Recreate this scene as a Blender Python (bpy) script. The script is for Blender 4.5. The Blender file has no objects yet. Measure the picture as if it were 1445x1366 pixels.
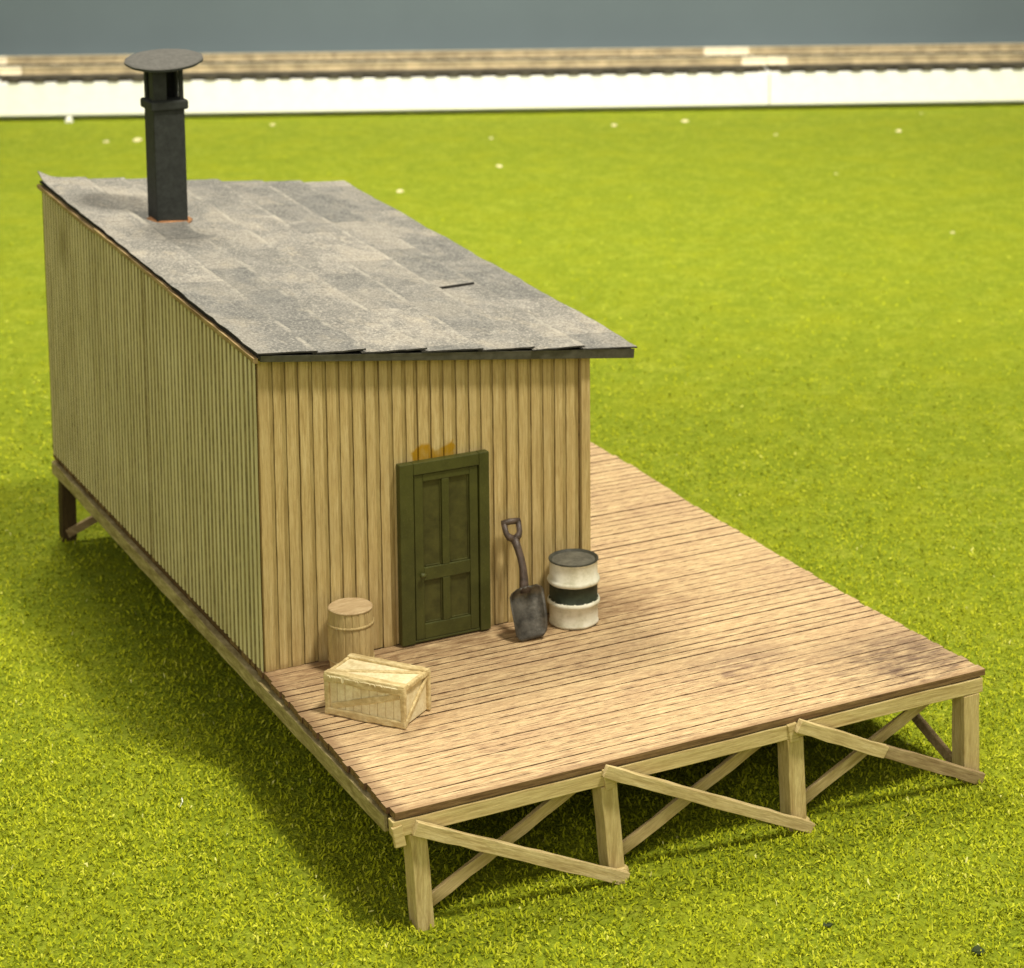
import bpy, math, random
import numpy as np
from mathutils import Vector, Matrix, Euler

random.seed(7)
rng = np.random.default_rng(11)
SC = bpy.context.scene
COL = SC.collection
GZ = -1.83                      # level of the grass under the platform (deck top is z = 0)

# ------------------------------------------------------------------ camera
cam_d = bpy.data.cameras.new("camera")
cam = bpy.data.objects.new("camera", cam_d)
COL.objects.link(cam)
cam.location = (-10.93768, -26.44801, 14.1735)
cam.rotation_euler = (1.41663, 0.00168, -0.50107)
cam_d.sensor_width = 36.0
cam_d.sensor_fit = 'HORIZONTAL'
cam_d.lens = 3141.342 / 1445 * 36
cam_d.shift_x = (722.5 - 879.16) / 1445
cam_d.shift_y = (145.98 - 683) / 1445
cam_d.clip_start = 0.1
cam_d.clip_end = 1000
cam_d.dof.use_dof = True
cam_d.dof.focus_distance = 31.5
cam_d.dof.aperture_fstop = (cam_d.lens / 1000) / 0.105
SC.camera = cam

# ------------------------------------------------------------------ world and lamps
w = bpy.data.worlds.new("World")
SC.world = w
w.use_nodes = True
w.node_tree.nodes['Background'].inputs[0].default_value = (1.0, 0.93, 0.78, 1)
w.node_tree.nodes['Background'].inputs[1].default_value = 0.28


def area(name, target, direction, dist, size, power, color):
    d = Vector(direction).normalized()
    l = bpy.data.lights.new(name, 'AREA')
    l.shape = 'RECTANGLE'
    l.size, l.size_y = size
    l.energy = power
    l.color = color
    o = bpy.data.objects.new(name, l)
    COL.objects.link(o)
    o.location = Vector(target) + d * dist
    o.rotation_euler = (-d).to_track_quat('-Z', 'Y').to_euler()
    return o


WARM = (1.0, 0.93, 0.77)
area('ceiling_lamp_key', (6, 6, 0), (0.32, -0.72, 1.9), 120, (14, 14), 142000, WARM)
area('ceiling_lamp_back', (6, 6, 0), (0.05, 0.50, 1.0), 120, (26, 26), 106000, WARM)
area('fill_front', (6, 6, 0), (-0.75, -1.0, 0.75), 120, (60, 60), 34000, WARM)  # added soft fill from the front left, brightens the front and side walls
area('fill_terrace', (33, 63, 0), (-0.403, -0.915, 0.45), 80, (46, 6), 8000, (1.0, 0.94, 0.82)).data.spread = math.radians(60)  # added narrow-spread fill, aimed to whiten the foam face

SC.view_settings.view_transform = 'Standard'
SC.view_settings.look = 'None'
SC.view_settings.exposure = 0
SC.view_settings.gamma = 1

# ------------------------------------------------------------------ helpers


class MB:
    """collects verts / faces / material slots for ONE mesh"""

    def __init__(s):
        s.v, s.f, s.m = [], [], []

    def add(s, vs, fs, mat=0):
        b = len(s.v)
        s.v += [tuple(p) for p in vs]
        s.f += [tuple(i + b for i in f) for f in fs]
        s.m += [mat] * len(fs)

    def hexa(s, p, mat=0):
        # p: 4 bottom (ccw from above) + 4 top
        s.add(p, [(3, 2, 1, 0), (4, 5, 6, 7), (0, 1, 5, 4), (1, 2, 6, 5), (2, 3, 7, 6), (3, 0, 4, 7)], mat)

    def box(s, x0, x1, y0, y1, z0, z1, mat=0, j=0.0):
        r = (lambda: random.uniform(-j, j)) if j else (lambda: 0.0)
        s.hexa([(x + r(), y + r(), z + r()) for z in (z0, z1) for x, y in ((x0, y0), (x1, y0), (x1, y1), (x0, y1))], mat)

    def bar(s, a, b, u, wu, wv, mat=0, segs=1, j=0.0, caps=True):
        """bar from a to b; u = direction of its width wu, the other side wv"""
        a, b, u = Vector(a), Vector(b), Vector(u).normalized()
        d = (b - a).normalized()
        u = (u - d * u.dot(d)).normalized()
        v = d.cross(u)
        vs = []
        for i in range(segs + 1):
            c = a.lerp(b, i / segs)
            for su, sv in ((-1, -1), (1, -1), (1, 1), (-1, 1)):
                vs.append(c + u * (su * wu / 2 + random.uniform(-j, j)) + v * (sv * wv / 2 + random.uniform(-j, j) * 0.5)
                          + d * (random.uniform(-j, j) * 2.0 if i in (0, segs) else 0))
        fs = []
        for i in range(segs):
            for k in range(4):
                k2 = (k + 1) % 4
                fs.append((i * 4 + k, i * 4 + k2, i * 4 + 4 + k2, i * 4 + 4 + k))
        if caps:
            fs += [(3, 2, 1, 0), tuple(segs * 4 + k for k in range(4))]
        s.add(vs, fs, mat)

    def lathe(s, prof, n=48, mat=0, c=(0, 0, 0), mats=None, wob=None, caps=True):
        vs, fs = [], []
        for i, (r, z) in enumerate(prof):
            for k in range(n):
                a = 2 * math.pi * k / n
                rr = r if wob is None else wob(r, z, a)
                vs.append((c[0] + rr * math.cos(a), c[1] + rr * math.sin(a), c[2] + z))
        b = len(s.v)
        s.v += vs
        for i in range(len(prof) - 1):
            for k in range(n):
                k2 = (k + 1) % n
                s.f.append((b + i * n + k, b + i * n + k2, b + (i + 1) * n + k2, b + (i + 1) * n + k))
                s.m.append(mats[i] if mats else mat)
        for i, rev in ((0, True), (len(prof) - 1, False)):
            if caps and prof[i][0] > 2e-3:
                ring = [b + i * n + k for k in range(n)]
                s.f.append(tuple(reversed(ring)) if rev else tuple(ring))
                s.m.append(mats[min(i, len(mats) - 1)] if mats else mat)

    def tube(s, pts, rad, n=12, mat=0):
        pts = [Vector(p) for p in pts]
        rads = rad if isinstance(rad, (list, tuple)) else [rad] * len(pts)
        vs, fs = [], []
        up = Vector((0.3, -0.9, 0.2)).normalized()
        for i, p in enumerate(pts):
            t = (pts[min(i + 1, len(pts) - 1)] - pts[max(i - 1, 0)]).normalized()
            a = (up - t * up.dot(t)).normalized()
            bb = t.cross(a)
            for k in range(n):
                an = 2 * math.pi * k / n
                vs.append(p + (a * math.cos(an) + bb * math.sin(an)) * rads[i])
        for i in range(len(pts) - 1):
            for k in range(n):
                k2 = (k + 1) % n
                fs.append((i * n + k, i * n + k2, (i + 1) * n + k2, (i + 1) * n + k))
        fs += [tuple(reversed(range(n))), tuple((len(pts) - 1) * n + k for k in range(n))]
        s.add(vs, fs, mat)

    def build(s, name, mats, parent=None, off=None, smooth=False, bevel=0.0, segs=2, sub=0):
        me = bpy.data.meshes.new(name)
        o3 = Vector(off) if off is not None else (parent_world(parent) if parent is not None else Vector((0, 0, 0)))
        me.from_pydata([(p[0] - o3[0], p[1] - o3[1], p[2] - o3[2]) for p in s.v], [], s.f)
        for m in (mats if isinstance(mats, (list, tuple)) else [mats]):
            me.materials.append(m)
        me.polygons.foreach_set('material_index', s.m)
        if smooth:
            me.polygons.foreach_set('use_smooth', [True] * len(s.f))
        me.update()
        o = bpy.data.objects.new(name, me)
        COL.objects.link(o)
        if parent is not None:
            o.parent = parent
        if sub:
            md = o.modifiers.new('sub', 'SUBSURF')
            md.levels = md.render_levels = sub
        if bevel:
            md = o.modifiers.new('bevel', 'BEVEL')
            md.width = bevel
            md.segments = segs
            md.limit_method = 'ANGLE'
            md.angle_limit = math.radians(35)
        return o


def parent_world(p):
    v = Vector((0, 0, 0))
    while p is not None:
        v = v + p.location
        p = p.parent
    return v


def tag(o, label=None, cat=None, group=None, kind=None):
    if label:
        o['label'] = label
    if cat:
        o['category'] = cat
    if group:
        o['group'] = group
    if kind:
        o['kind'] = kind
    return o


def thing(name, label, cat, loc=(0, 0, 0), rz=0.0, group=None):
    o = bpy.data.objects.new(name, None)
    o.empty_display_size = 0.3
    COL.objects.link(o)
    o.location = loc
    o.rotation_euler = (0, 0, rz)
    return tag(o, label, cat, group)


# ------------------------------------------------------------------ node helpers
class NT:
    def __init__(s, name, rough=0.8, spec=0.25):
        s.mat = bpy.data.materials.new(name)
        s.mat.use_nodes = True
        s.n = s.mat.node_tree.nodes
        s.l = s.mat.node_tree.links
        s.b = s.n['Principled BSDF']
        s.b.inputs['Roughness'].default_value = rough
        s.b.inputs['Specular IOR Level'].default_value = spec
        s.tc = s.n.new('ShaderNodeTexCoord')

    def mapped(s, scale=(1, 1, 1), loc=(0, 0, 0), rot=(0, 0, 0)):
        m = s.n.new('ShaderNodeMapping')
        m.inputs['Scale'].default_value = scale
        m.inputs['Location'].default_value = loc
        m.inputs['Rotation'].default_value = rot
        s.l.new(s.tc.outputs['Object'], m.inputs[0])
        return m.outputs[0]

    def noise(s, vec, scale, detail=4, rough=0.6, dist=0.0):
        t = s.n.new('ShaderNodeTexNoise')
        t.inputs['Scale'].default_value = scale
        t.inputs['Detail'].default_value = detail
        t.inputs['Roughness'].default_value = rough
        t.inputs['Distortion'].default_value = dist
        s.l.new(vec, t.inputs['Vector'])
        return t.outputs['Fac']

    def voronoi(s, vec, scale):
        t = s.n.new('ShaderNodeTexVoronoi')
        t.inputs['Scale'].default_value = scale
        s.l.new(vec, t.inputs['Vector'])
        return t

    def ramp(s, fac, stops):
        r = s.n.new('ShaderNodeValToRGB')
        e = r.color_ramp.elements
        while len(e) < len(stops):
            e.new(0.5)
        for el, (p, c) in zip(e, stops):
            el.position = p
            el.color = (c if isinstance(c, (tuple, list)) else (c, c, c)) + (() if isinstance(c, (tuple, list)) and len(c) == 4 else (1,)) if isinstance(c, tuple) else (c, c, c, 1)
        s.l.new(fac, r.inputs[0])
        return r.outputs[0]

    def mix(s, fac, a, b, mode='MIX'):
        m = s.n.new('ShaderNodeMix')
        m.data_type = 'RGBA'
        m.blend_type = mode
        for sock, val in ((m.inputs[0], fac), (m.inputs[6], a), (m.inputs[7], b)):
            if isinstance(val, (int, float)):
                sock.default_value = val
            elif isinstance(val, tuple):
                sock.default_value = val + (1,) if len(val) == 3 else val
            else:
                s.l.new(val, sock)
        return m.outputs[2]

    def math(s, op, a, b=0.0, clamp=False):
        m = s.n.new('ShaderNodeMath')
        m.operation = op
        m.use_clamp = clamp
        for sock, val in ((m.inputs[0], a), (m.inputs[1], b)):
            if isinstance(val, (int, float)):
                sock.default_value = val
            else:
                s.l.new(val, sock)
        return m.outputs[0]

    def sep(s, vec=None):
        m = s.n.new('ShaderNodeSeparateXYZ')
        s.l.new(vec if vec is not None else s.tc.outputs['Object'], m.inputs[0])
        return m.outputs

    def color(s, c):
        if isinstance(c, tuple):
            s.b.inputs['Base Color'].default_value = c + (1,)
        else:
            s.l.new(c, s.b.inputs['Base Color'])

    def bump(s, h, strength=0.4, dist=0.02):
        b = s.n.new('ShaderNodeBump')
        b.inputs['Strength'].default_value = strength
        b.inputs['Distance'].default_value = dist
        s.l.new(h, b.inputs['Height'])
        s.l.new(b.outputs[0], s.b.inputs['Normal'])


def box_mask(N, x, lo, hi, soft, wob=None):
    """1 inside lo..hi with soft borders (smoothstep product)"""
    def ss(v, a, b):
        m = N.n.new('ShaderNodeMapRange')
        m.interpolation_type = 'SMOOTHSTEP'
        m.inputs['From Min'].default_value = a
        m.inputs['From Max'].default_value = b
        N.l.new(v, m.inputs['Value'])
        return m.outputs[0]
    v = x if wob is None else N.math('ADD', x, wob)
    return N.math('MULTIPLY', ss(v, lo - soft, lo + soft), ss(v, hi + soft, hi - soft))


def wood(name, light, mid, dark, grain=(2, 2, 30), fine=1.0, rough=0.75, blot=0.35, bump=0.35, roty=None):
    """pale scale-model timber; grain = noise scale per axis (small along the fibre)"""
    N = NT(name, rough)
    if roty is not None:           # turn the grain into the length of a slanting piece
        rm = N.n.new('ShaderNodeMapping')
        rm.inputs['Rotation'].default_value = (0, math.radians(roty), 0)
        N.l.new(N.tc.outputs['Object'], rm.inputs[0])
        src = rm.outputs[0]

        def mp(scale, loc=(0, 0, 0)):
            m = N.n.new('ShaderNodeMapping')
            m.inputs['Scale'].default_value = scale
            m.inputs['Location'].default_value = loc
            N.l.new(src, m.inputs[0])
            return m.outputs[0]
        N.mapped = mp
    v = N.mapped(grain)
    a = N.noise(v, 1.0 * fine, 5, 0.65, 0.4)
    v2 = N.mapped(tuple(g * 2.7 for g in grain), (3.1, 7.2, 1.3))
    b = N.noise(v2, 1.3 * fine, 3, 0.7)
    big = N.noise(N.mapped((1, 1, 1), (5, 3, 2)), 1.1, 4, 0.6)
    c = N.ramp(a, [(0.30, dark), (0.48, mid), (0.66, light)])
    c = N.mix(N.math('MULTIPLY', N.ramp(b, [(0.42, 1.0), (0.56, 0.0)]), 0.45), c, dark)
    c = N.mix(N.math('MULTIPLY', N.ramp(big, [(0.42, 0.0), (0.68, 1.0)]), blot), c, mid)
    N.color(c)
    N.bump(N.math('ADD', a, N.math('MULTIPLY', b, 0.5)), bump, 0.02)
    return N


def simple(name, col, rough=0.6, var=0.15, scale=6.0, bump=0.15, spec=0.3, metallic=0.0, dist=0.01):
    N = NT(name, rough, spec)
    n1 = N.noise(N.mapped(), scale, 5, 0.65)
    n2 = N.noise(N.mapped((1, 1, 1), (4, 1, 9)), scale * 9, 3, 0.7)
    dk = tuple(x * (1 - var) for x in col)
    lt = tuple(min(1, x * (1 + var)) for x in col)
    c = N.ramp(n1, [(0.35, dk), (0.65, lt)])
    N.color(c)
    N.bump(N.math('ADD', n1, n2), bump, dist)
    N.b.inputs['Metallic'].default_value = metallic
    return N


# ------------------------------------------------------------------ materials
M = {}

# --- ground: fine yellow-green turf mat
N = NT('turf', 0.95, 0.1)
v = N.mapped()
n1 = N.noise(v, 14.0, 4, 0.75, 0.6)
n2 = N.noise(N.mapped((1, 1, 1), (3, 8, 1)), 5.0, 5, 0.7)
n3 = N.noise(N.mapped((1, 1, 1), (13, 2, 4)), 0.5, 4, 0.6)
vo = N.voronoi(v, 15.0).outputs['Distance']
c = N.ramp(n1, [(0.30, (0.125, 0.17, 0.007)), (0.47, (0.245, 0.31, 0.017)), (0.62, (0.345, 0.40, 0.035)), (0.75, (0.44, 0.48, 0.085))])
c = N.mix(N.math('MULTIPLY', N.ramp(n2, [(0.40, 1.0), (0.54, 0.0)]), 0.60), c, (0.15, 0.20, 0.008))
n4 = N.noise(N.mapped((1, 1, 1), (23, 5, 4)), 1.7, 5, 0.75)
c = N.mix(N.math('MULTIPLY', N.ramp(n4, [(0.42, 1.0), (0.54, 0.0)]), 0.45), c, (0.185, 0.24, 0.011))
c = N.mix(N.math('MULTIPLY', N.ramp(n4, [(0.54, 0.0), (0.66, 1.0)]), 0.35), c, (0.40, 0.43, 0.05))
c = N.mix(N.math('MULTIPLY', N.ramp(n3, [(0.45, 0.0), (0.7, 1.0)]), 0.35), c, (0.34, 0.36, 0.013))
N.color(c)
N.bump(N.math('ADD', n1, N.math('MULTIPLY', vo, 0.7)), 0.9, 0.06)
M['turf'] = N.mat

# --- turf fibres: colour varies from fibre to fibre
N = NT('turf_fibre', 0.85, 0.15)
at = N.n.new('ShaderNodeAttribute')
at.attribute_name = 'shade'
c = N.ramp(at.outputs['Fac'], [(0.0, (0.15, 0.165, 0.004)), (0.35, (0.30, 0.345, 0.008)), (0.7, (0.455, 0.495, 0.016)), (0.93, (0.56, 0.58, 0.06)), (1.0, (0.68, 0.68, 0.22))])
N.color(c)
M['fibre'] = N.mat

# --- platform planks (grain along x)
N = NT('deck_planks', 0.75, 0.25)
g1 = N.noise(N.mapped((1.6, 26, 26)), 1.0, 6, 0.7, 0.5)
g2 = N.noise(N.mapped((5, 60, 60), (2, 5, 1)), 1.0, 3, 0.7)
st = N.noise(N.mapped((0.45, 0.9, 1), (7.3, 2.1, 0)), 1.0, 5, 0.65)
st2 = N.noise(N.mapped((2.2, 9, 1), (1.3, 9.1, 0)), 1.0, 5, 0.75)
st3 = N.noise(N.mapped((3.2, 30, 1), (5.3, 0.1, 0)), 1.0, 4, 0.8)
sx, sy, sz = N.sep()
c = N.ramp(g1, [(0.30, (0.34, 0.21, 0.11)), (0.44, (0.55, 0.39, 0.215)), (0.58, (0.73, 0.55, 0.305)), (0.76, (0.85, 0.69, 0.41))])
c = N.mix(N.math('MULTIPLY', N.ramp(g2, [(0.38, 1.0), (0.48, 0.0)]), 0.65), c, (0.36, 0.21, 0.095))
c = N.mix(N.math('MULTIPLY', N.ramp(st, [(0.46, 0.0), (0.68, 1.0)]), 0.45), c, (0.50, 0.33, 0.19))
c = N.mix(N.math('MULTIPLY', N.ramp(st2, [(0.52, 0.0), (0.66, 1.0)]), 0.45), c, (0.30, 0.19, 0.12))
M_near = N
c = N.mix(N.math('MULTIPLY', N.math('MULTIPLY', N.ramp(st3, [(0.51, 0.0), (0.58, 1.0)]), N.ramp(st, [(0.35, 0.4), (0.6, 1.0)])), 0.8), c, (0.24, 0.145, 0.085))
# grime: along the foot of the shed, the left edge, and a dark patch at the far front corner
wob = N.math('MULTIPLY', N.math('SUBTRACT', st2, 0.5), 2.2)
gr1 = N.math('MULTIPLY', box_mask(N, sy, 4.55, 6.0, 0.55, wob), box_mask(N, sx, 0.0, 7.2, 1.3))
gr2 = N.math('MULTIPLY', box_mask(N, sx, 8.2, 10.4, 0.8, wob), box_mask(N, sy, 0.15, 1.9, 0.5, wob))
gr4 = N.math('MULTIPLY', box_mask(N, sx, 6.1, 7.7, 0.6, wob), box_mask(N, sy, 1.7, 2.6, 0.35, wob))
gr3 = box_mask(N, sx, -0.2, 0.12, 0.12, N.math('MULTIPLY', wob, 0.15))
gr5 = N.math('MULTIPLY', box_mask(N, sy, -0.2, 0.04, 0.07, N.math('MULTIPLY', wob, 0.12)), 0.6)
sp = N.ramp(st2, [(0.38, 0.25), (0.6, 1.0)])
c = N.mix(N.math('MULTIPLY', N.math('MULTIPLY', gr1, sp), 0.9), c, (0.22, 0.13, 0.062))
c = N.mix(N.math('MULTIPLY', N.math('MULTIPLY', gr2, sp), 0.85), c, (0.10, 0.06, 0.045))
c = N.mix(N.math('MULTIPLY', N.math('MULTIPLY', gr4, sp), 0.7), c, (0.20, 0.12, 0.085))
c = N.mix(N.math('MULTIPLY', gr3, 0.7), c, (0.24, 0.145, 0.08))
c = N.mix(gr5, c, (0.26, 0.15, 0.075))
N.color(c)
N.bump(N.math('ADD', g1, N.math('MULTIPLY', g2, 0.6)), 0.5, 0.02)
M['deck'] = N.mat
M['deck_edge'] = wood('deck_edge', (0.33, 0.21, 0.10), (0.21, 0.125, 0.055), (0.085, 0.045, 0.02), (1.5, 12, 25), rough=0.8).mat
M['deck_under'] = simple('deck_underlayer', (0.10, 0.052, 0.022), 0.9, 0.3, 8).mat

OL, OM, OD = (0.74, 0.61, 0.30), (0.62, 0.49, 0.225), (0.38, 0.27, 0.105)
M['beam'] = wood('beam_timber', OL, OM, OD, (1.2, 20, 20)).mat
M['side_beam'] = wood('side_beam_timber', (0.60, 0.50, 0.27), (0.40, 0.33, 0.15), (0.19, 0.14, 0.055), (6, 2.2, 12), blot=0.2).mat
M['post'] = wood('post_timber', OL, OM, OD, (14, 14, 1.5)).mat
M['brace'] = wood('brace_timber', (0.76, 0.63, 0.34), (0.63, 0.50, 0.24), (0.33, 0.23, 0.09), (1.4, 18, 18), roty=-25.5).mat
M['dark_timber'] = wood('dark_brown_timber', (0.10, 0.065, 0.022), (0.065, 0.042, 0.014), (0.035, 0.022, 0.008), (14, 14, 1.5)).mat  # much darker brown than the front posts; rear row and packing block
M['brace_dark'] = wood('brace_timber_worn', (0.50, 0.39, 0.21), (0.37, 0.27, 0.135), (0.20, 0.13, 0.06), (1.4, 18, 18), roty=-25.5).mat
M['brace_up'] = wood('brace_timber_rising', (0.72, 0.58, 0.31), (0.58, 0.45, 0.21), (0.36, 0.25, 0.10), (1.4, 18, 18), roty=27).mat

# --- shed front boards (grain along z), with a glue stain over the door
N = NT('shed_boards', 0.75, 0.2)
g1 = N.noise(N.mapped((24, 24, 1.3)), 1.0, 6, 0.7, 0.5)
g2 = N.noise(N.mapped((65, 65, 3.5), (2, 5, 1)), 1.0, 3, 0.7)
st = N.noise(N.mapped((1, 1, 0.6), (3.3, 1.1, 6)), 0.9, 4, 0.6)
c = N.ramp(g1, [(0.28, (0.36, 0.255, 0.10)), (0.46, (0.52, 0.39, 0.17)), (0.64, (0.63, 0.50, 0.245)), (0.8, (0.71, 0.59, 0.33))])
c = N.mix(N.math('MULTIPLY', N.ramp(g2, [(0.36, 1.0), (0.5, 0.0)]), 0.4), c, (0.30, 0.185, 0.065))
c = N.mix(N.math('MULTIPLY', N.ramp(st, [(0.45, 0.0), (0.7, 1.0)]), 0.4), c, (0.40, 0.31, 0.15))
sx, sy, sz = N.sep()
FRONT_N = N
wb = N.math('MULTIPLY', N.math('SUBTRACT', N.noise(N.mapped((5, 5, 5)), 1.3, 3, 0.6), 0.5), 0.30)
wb2 = N.math('MULTIPLY', N.math('SUBTRACT', N.noise(N.mapped((4.6, 1, 0.4), (1, 1, 1)), 1.0, 1, 0.5), 0.5), 0.5)


def glue_stain(N, c, k=1.0):
    sx, sy, sz = N.sep()
    wb = N.math('MULTIPLY', N.math('SUBTRACT', N.noise(N.mapped((5, 5, 5)), 1.3, 3, 0.6), 0.5), 0.30)
    wb2 = N.math('MULTIPLY', N.math('SUBTRACT', N.noise(N.mapped((4.6, 1, 0.4), (1, 1, 1)), 1.0, 1, 0.5), 0.5), 0.35)
    m = N.math('MULTIPLY', box_mask(N, sx, 2.60, 3.34, 0.03, wb), box_mask(N, sz, 2.8, 3.235, 0.03, wb2))
    m = N.math('MULTIPLY', m, N.ramp(N.noise(N.mapped((6, 1, 3), (2, 0, 5)), 1.0, 2), [(0.35, 0.65), (0.55, 1.0)]))
    return N.mix(N.math('MULTIPLY', m, k), c, (0.40, 0.22, 0.010))


c = glue_stain(N, c)
# dirt creeping up from the platform
c = N.mix(N.math('MULTIPLY', box_mask(N, sz, -0.2, 0.06, 0.10, N.math('MULTIPLY', wb, 0.6)), 0.55), c, (0.17, 0.10, 0.04))
N.color(c)
N.bump(N.math('ADD', g1, N.math('MULTIPLY', g2, 0.6)), 0.5, 0.02)
M['front'] = N.mat
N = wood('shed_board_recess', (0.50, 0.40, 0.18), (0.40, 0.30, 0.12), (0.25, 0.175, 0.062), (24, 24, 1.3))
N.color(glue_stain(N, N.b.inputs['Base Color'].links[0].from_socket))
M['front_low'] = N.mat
M['groove'] = simple('board_gap', (0.20, 0.13, 0.05), 0.9, 0.5, 5).mat

# --- shed side siding: greyer, ridged
N = NT('shed_siding', 0.75, 0.2)
g1 = N.noise(N.mapped((20, 20, 1.1)), 1.0, 5, 0.7, 0.3)
st = N.noise(N.mapped((1, 0.7, 0.5), (3.3, 1.1, 6)), 1.0, 4, 0.6)
c = N.ramp(g1, [(0.28, (0.62, 0.53, 0.31)), (0.46, (0.78, 0.68, 0.43)), (0.66, (0.87, 0.78, 0.53))])
c = N.mix(N.math('MULTIPLY', N.ramp(st, [(0.45, 0.0), (0.7, 1.0)]), 0.35), c, (0.38, 0.34, 0.16))
sx, sy, sz = N.sep()
kn = N.math('MULTIPLY', box_mask(N, sy, 16.35, 16.85, 0.25, None), box_mask(N, sz, 4.3, 5.0, 0.35, None))
c = N.mix(N.math('MULTIPLY', kn, 0.6), c, (0.22, 0.17, 0.06))
N.color(c)
N.bump(g1, 0.4, 0.02)
M['siding'] = N.mat
M['siding_gap'] = simple('siding_gap', (0.31, 0.255, 0.11), 0.9, 0.25, 5).mat
M['trim'] = wood('roof_trim_timber', (0.55, 0.42, 0.22), (0.40, 0.28, 0.13), (0.20, 0.12, 0.05), (12, 1.2, 12)).mat

# --- roof paper
N = NT('roof_paper', 0.85, 0.25)
big = N.noise(N.mapped((1.0, 0.65, 1), (0.6, 4.1, 0)), 0.95, 3, 0.5, 0.6)
med = N.noise(N.mapped((1, 1, 1), (3, 1, 2)), 3.5, 6, 0.75)
fine = N.noise(N.mapped((1, 1, 1), (9, 9, 2)), 22, 3, 0.8)
streak = N.noise(N.mapped((2.2, 1.1, 1), (4, 2, 0)), 1.0, 6, 0.75)
c = N.ramp(med, [(0.30, (0.185, 0.185, 0.182)), (0.5, (0.262, 0.257, 0.248)), (0.7, (0.385, 0.37, 0.345))])
c = N.mix(N.math('MULTIPLY', N.ramp(big, [(0.53, 0.0), (0.57, 1.0)]), 0.40), c, (0.16, 0.162, 0.16))
c = N.mix(N.math('MULTIPLY', N.ramp(big, [(0.40, 1.0), (0.50, 0.0)]), 0.35), c, (0.47, 0.43, 0.37))
c = N.mix(N.math('MULTIPLY', N.math('MULTIPLY', N.ramp(streak, [(0.52, 0.0), (0.66, 1.0)]), N.ramp(med, [(0.4, 0.2), (0.6, 1.0)])), 0.75), c, (0.44, 0.40, 0.33))
c = N.mix(N.math('MULTIPLY', N.ramp(fine, [(0.53, 0.0), (0.60, 1.0)]), 0.7), c, (0.56, 0.54, 0.49))
c = N.mix(N.math('MULTIPLY', N.ramp(fine, [(0.36, 1.0), (0.45, 0.0)]), 0.6), c, (0.11, 0.11, 0.105))
sx, sy, sz = N.sep()
brk = N.noise(N.mapped((1.3, 0.9, 1), (8, 3, 1)), 1.4, 4, 0.75)
brk2 = N.noise(N.mapped((6, 2.2, 1), (1, 3, 7)), 1.4, 4, 0.75)
wx = N.math('MULTIPLY', N.math('SUBTRACT', brk2, 0.5), 0.05)
# every row is laid in pieces: tone differs a little from piece to piece, joints stagger
row = None
for ex in (0.93, 1.73, 2.75, 3.73, 4.69, 5.59):
    g = N.math('GREATER_THAN', sx, ex)
    row = g if row is None else N.math('ADD', row, g)
yc = N.math('DIVIDE', N.math('ADD', N.math('ADD', sy, N.math('MULTIPLY', row, 1.37)), N.math('MULTIPLY', wx, 1.5)), 2.35)
cell = N.math('FLOOR', yc)
cb = N.n.new('ShaderNodeCombineXYZ')
N.l.new(row, cb.inputs[0])
N.l.new(cell, cb.inputs[1])
wn = N.n.new('ShaderNodeTexWhiteNoise')
wn.noise_dimensions = '3D'
N.l.new(cb.outputs[0], wn.inputs['Vector'])
c = N.mix(1.0, c, N.ramp(wn.outputs['Value'], [(0.0, (0.72, 0.73, 0.73)), (1.0, (1.12, 1.09, 1.04))]), 'MULTIPLY')
fr = N.math('SUBTRACT', yc, cell)
jm = N.ramp(fr, [(0.0, 1.0), (0.014, 0.0)])
c = N.mix(N.math('MULTIPLY', jm, 0.6), c, (0.07, 0.07, 0.068))
for ex in (0.91, 1.71, 2.73, 3.71, 4.67, 5.57):
    lm = box_mask(N, sx, ex - 0.07, ex + 0.015, 0.035, N.math('MULTIPLY', wx, 2.0))
    c = N.mix(N.math('MULTIPLY', N.math('MULTIPLY', lm, N.ramp(brk, [(0.48, 0.1), (0.60, 1.0)])), 0.45), c, (0.60, 0.56, 0.48))
    lm = box_mask(N, sx, ex + 0.03, ex + 0.055, 0.012, wx)
    c = N.mix(N.math('MULTIPLY', N.math('MULTIPLY', lm, N.ramp(brk2, [(0.40, 0.2), (0.52, 1.0)])), 0.8), c, (0.06, 0.055, 0.05))
N.color(c)
N.bump(N.math('ADD', N.math('MULTIPLY', med, 1.5), fine), 1.0, 0.03)
M['roof'] = N.mat
M['roof_edge'] = simple('roof_paper_edge', (0.035, 0.033, 0.03), 0.9, 0.5, 9, 0.4).mat
M['fascia'] = simple('fascia_paint', (0.085, 0.083, 0.065), 0.7, 0.25, 5, 0.3).mat
M['scuff'] = simple('chalky_scuff', (0.5, 0.45, 0.34), 0.9, 0.3, 12).mat

M['iron'] = simple('stovepipe_paint', (0.030, 0.034, 0.031), 0.65, 0.25, 9, 0.35, 0.35).mat
M['iron_top'] = simple('rain_cap_paint', (0.11, 0.108, 0.10), 0.75, 0.2, 12, 0.4).mat
M['glue'] = simple('rusty_glue', (0.40, 0.185, 0.075), 0.35, 0.3, 9, 0.3, 0.5).mat

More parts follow.
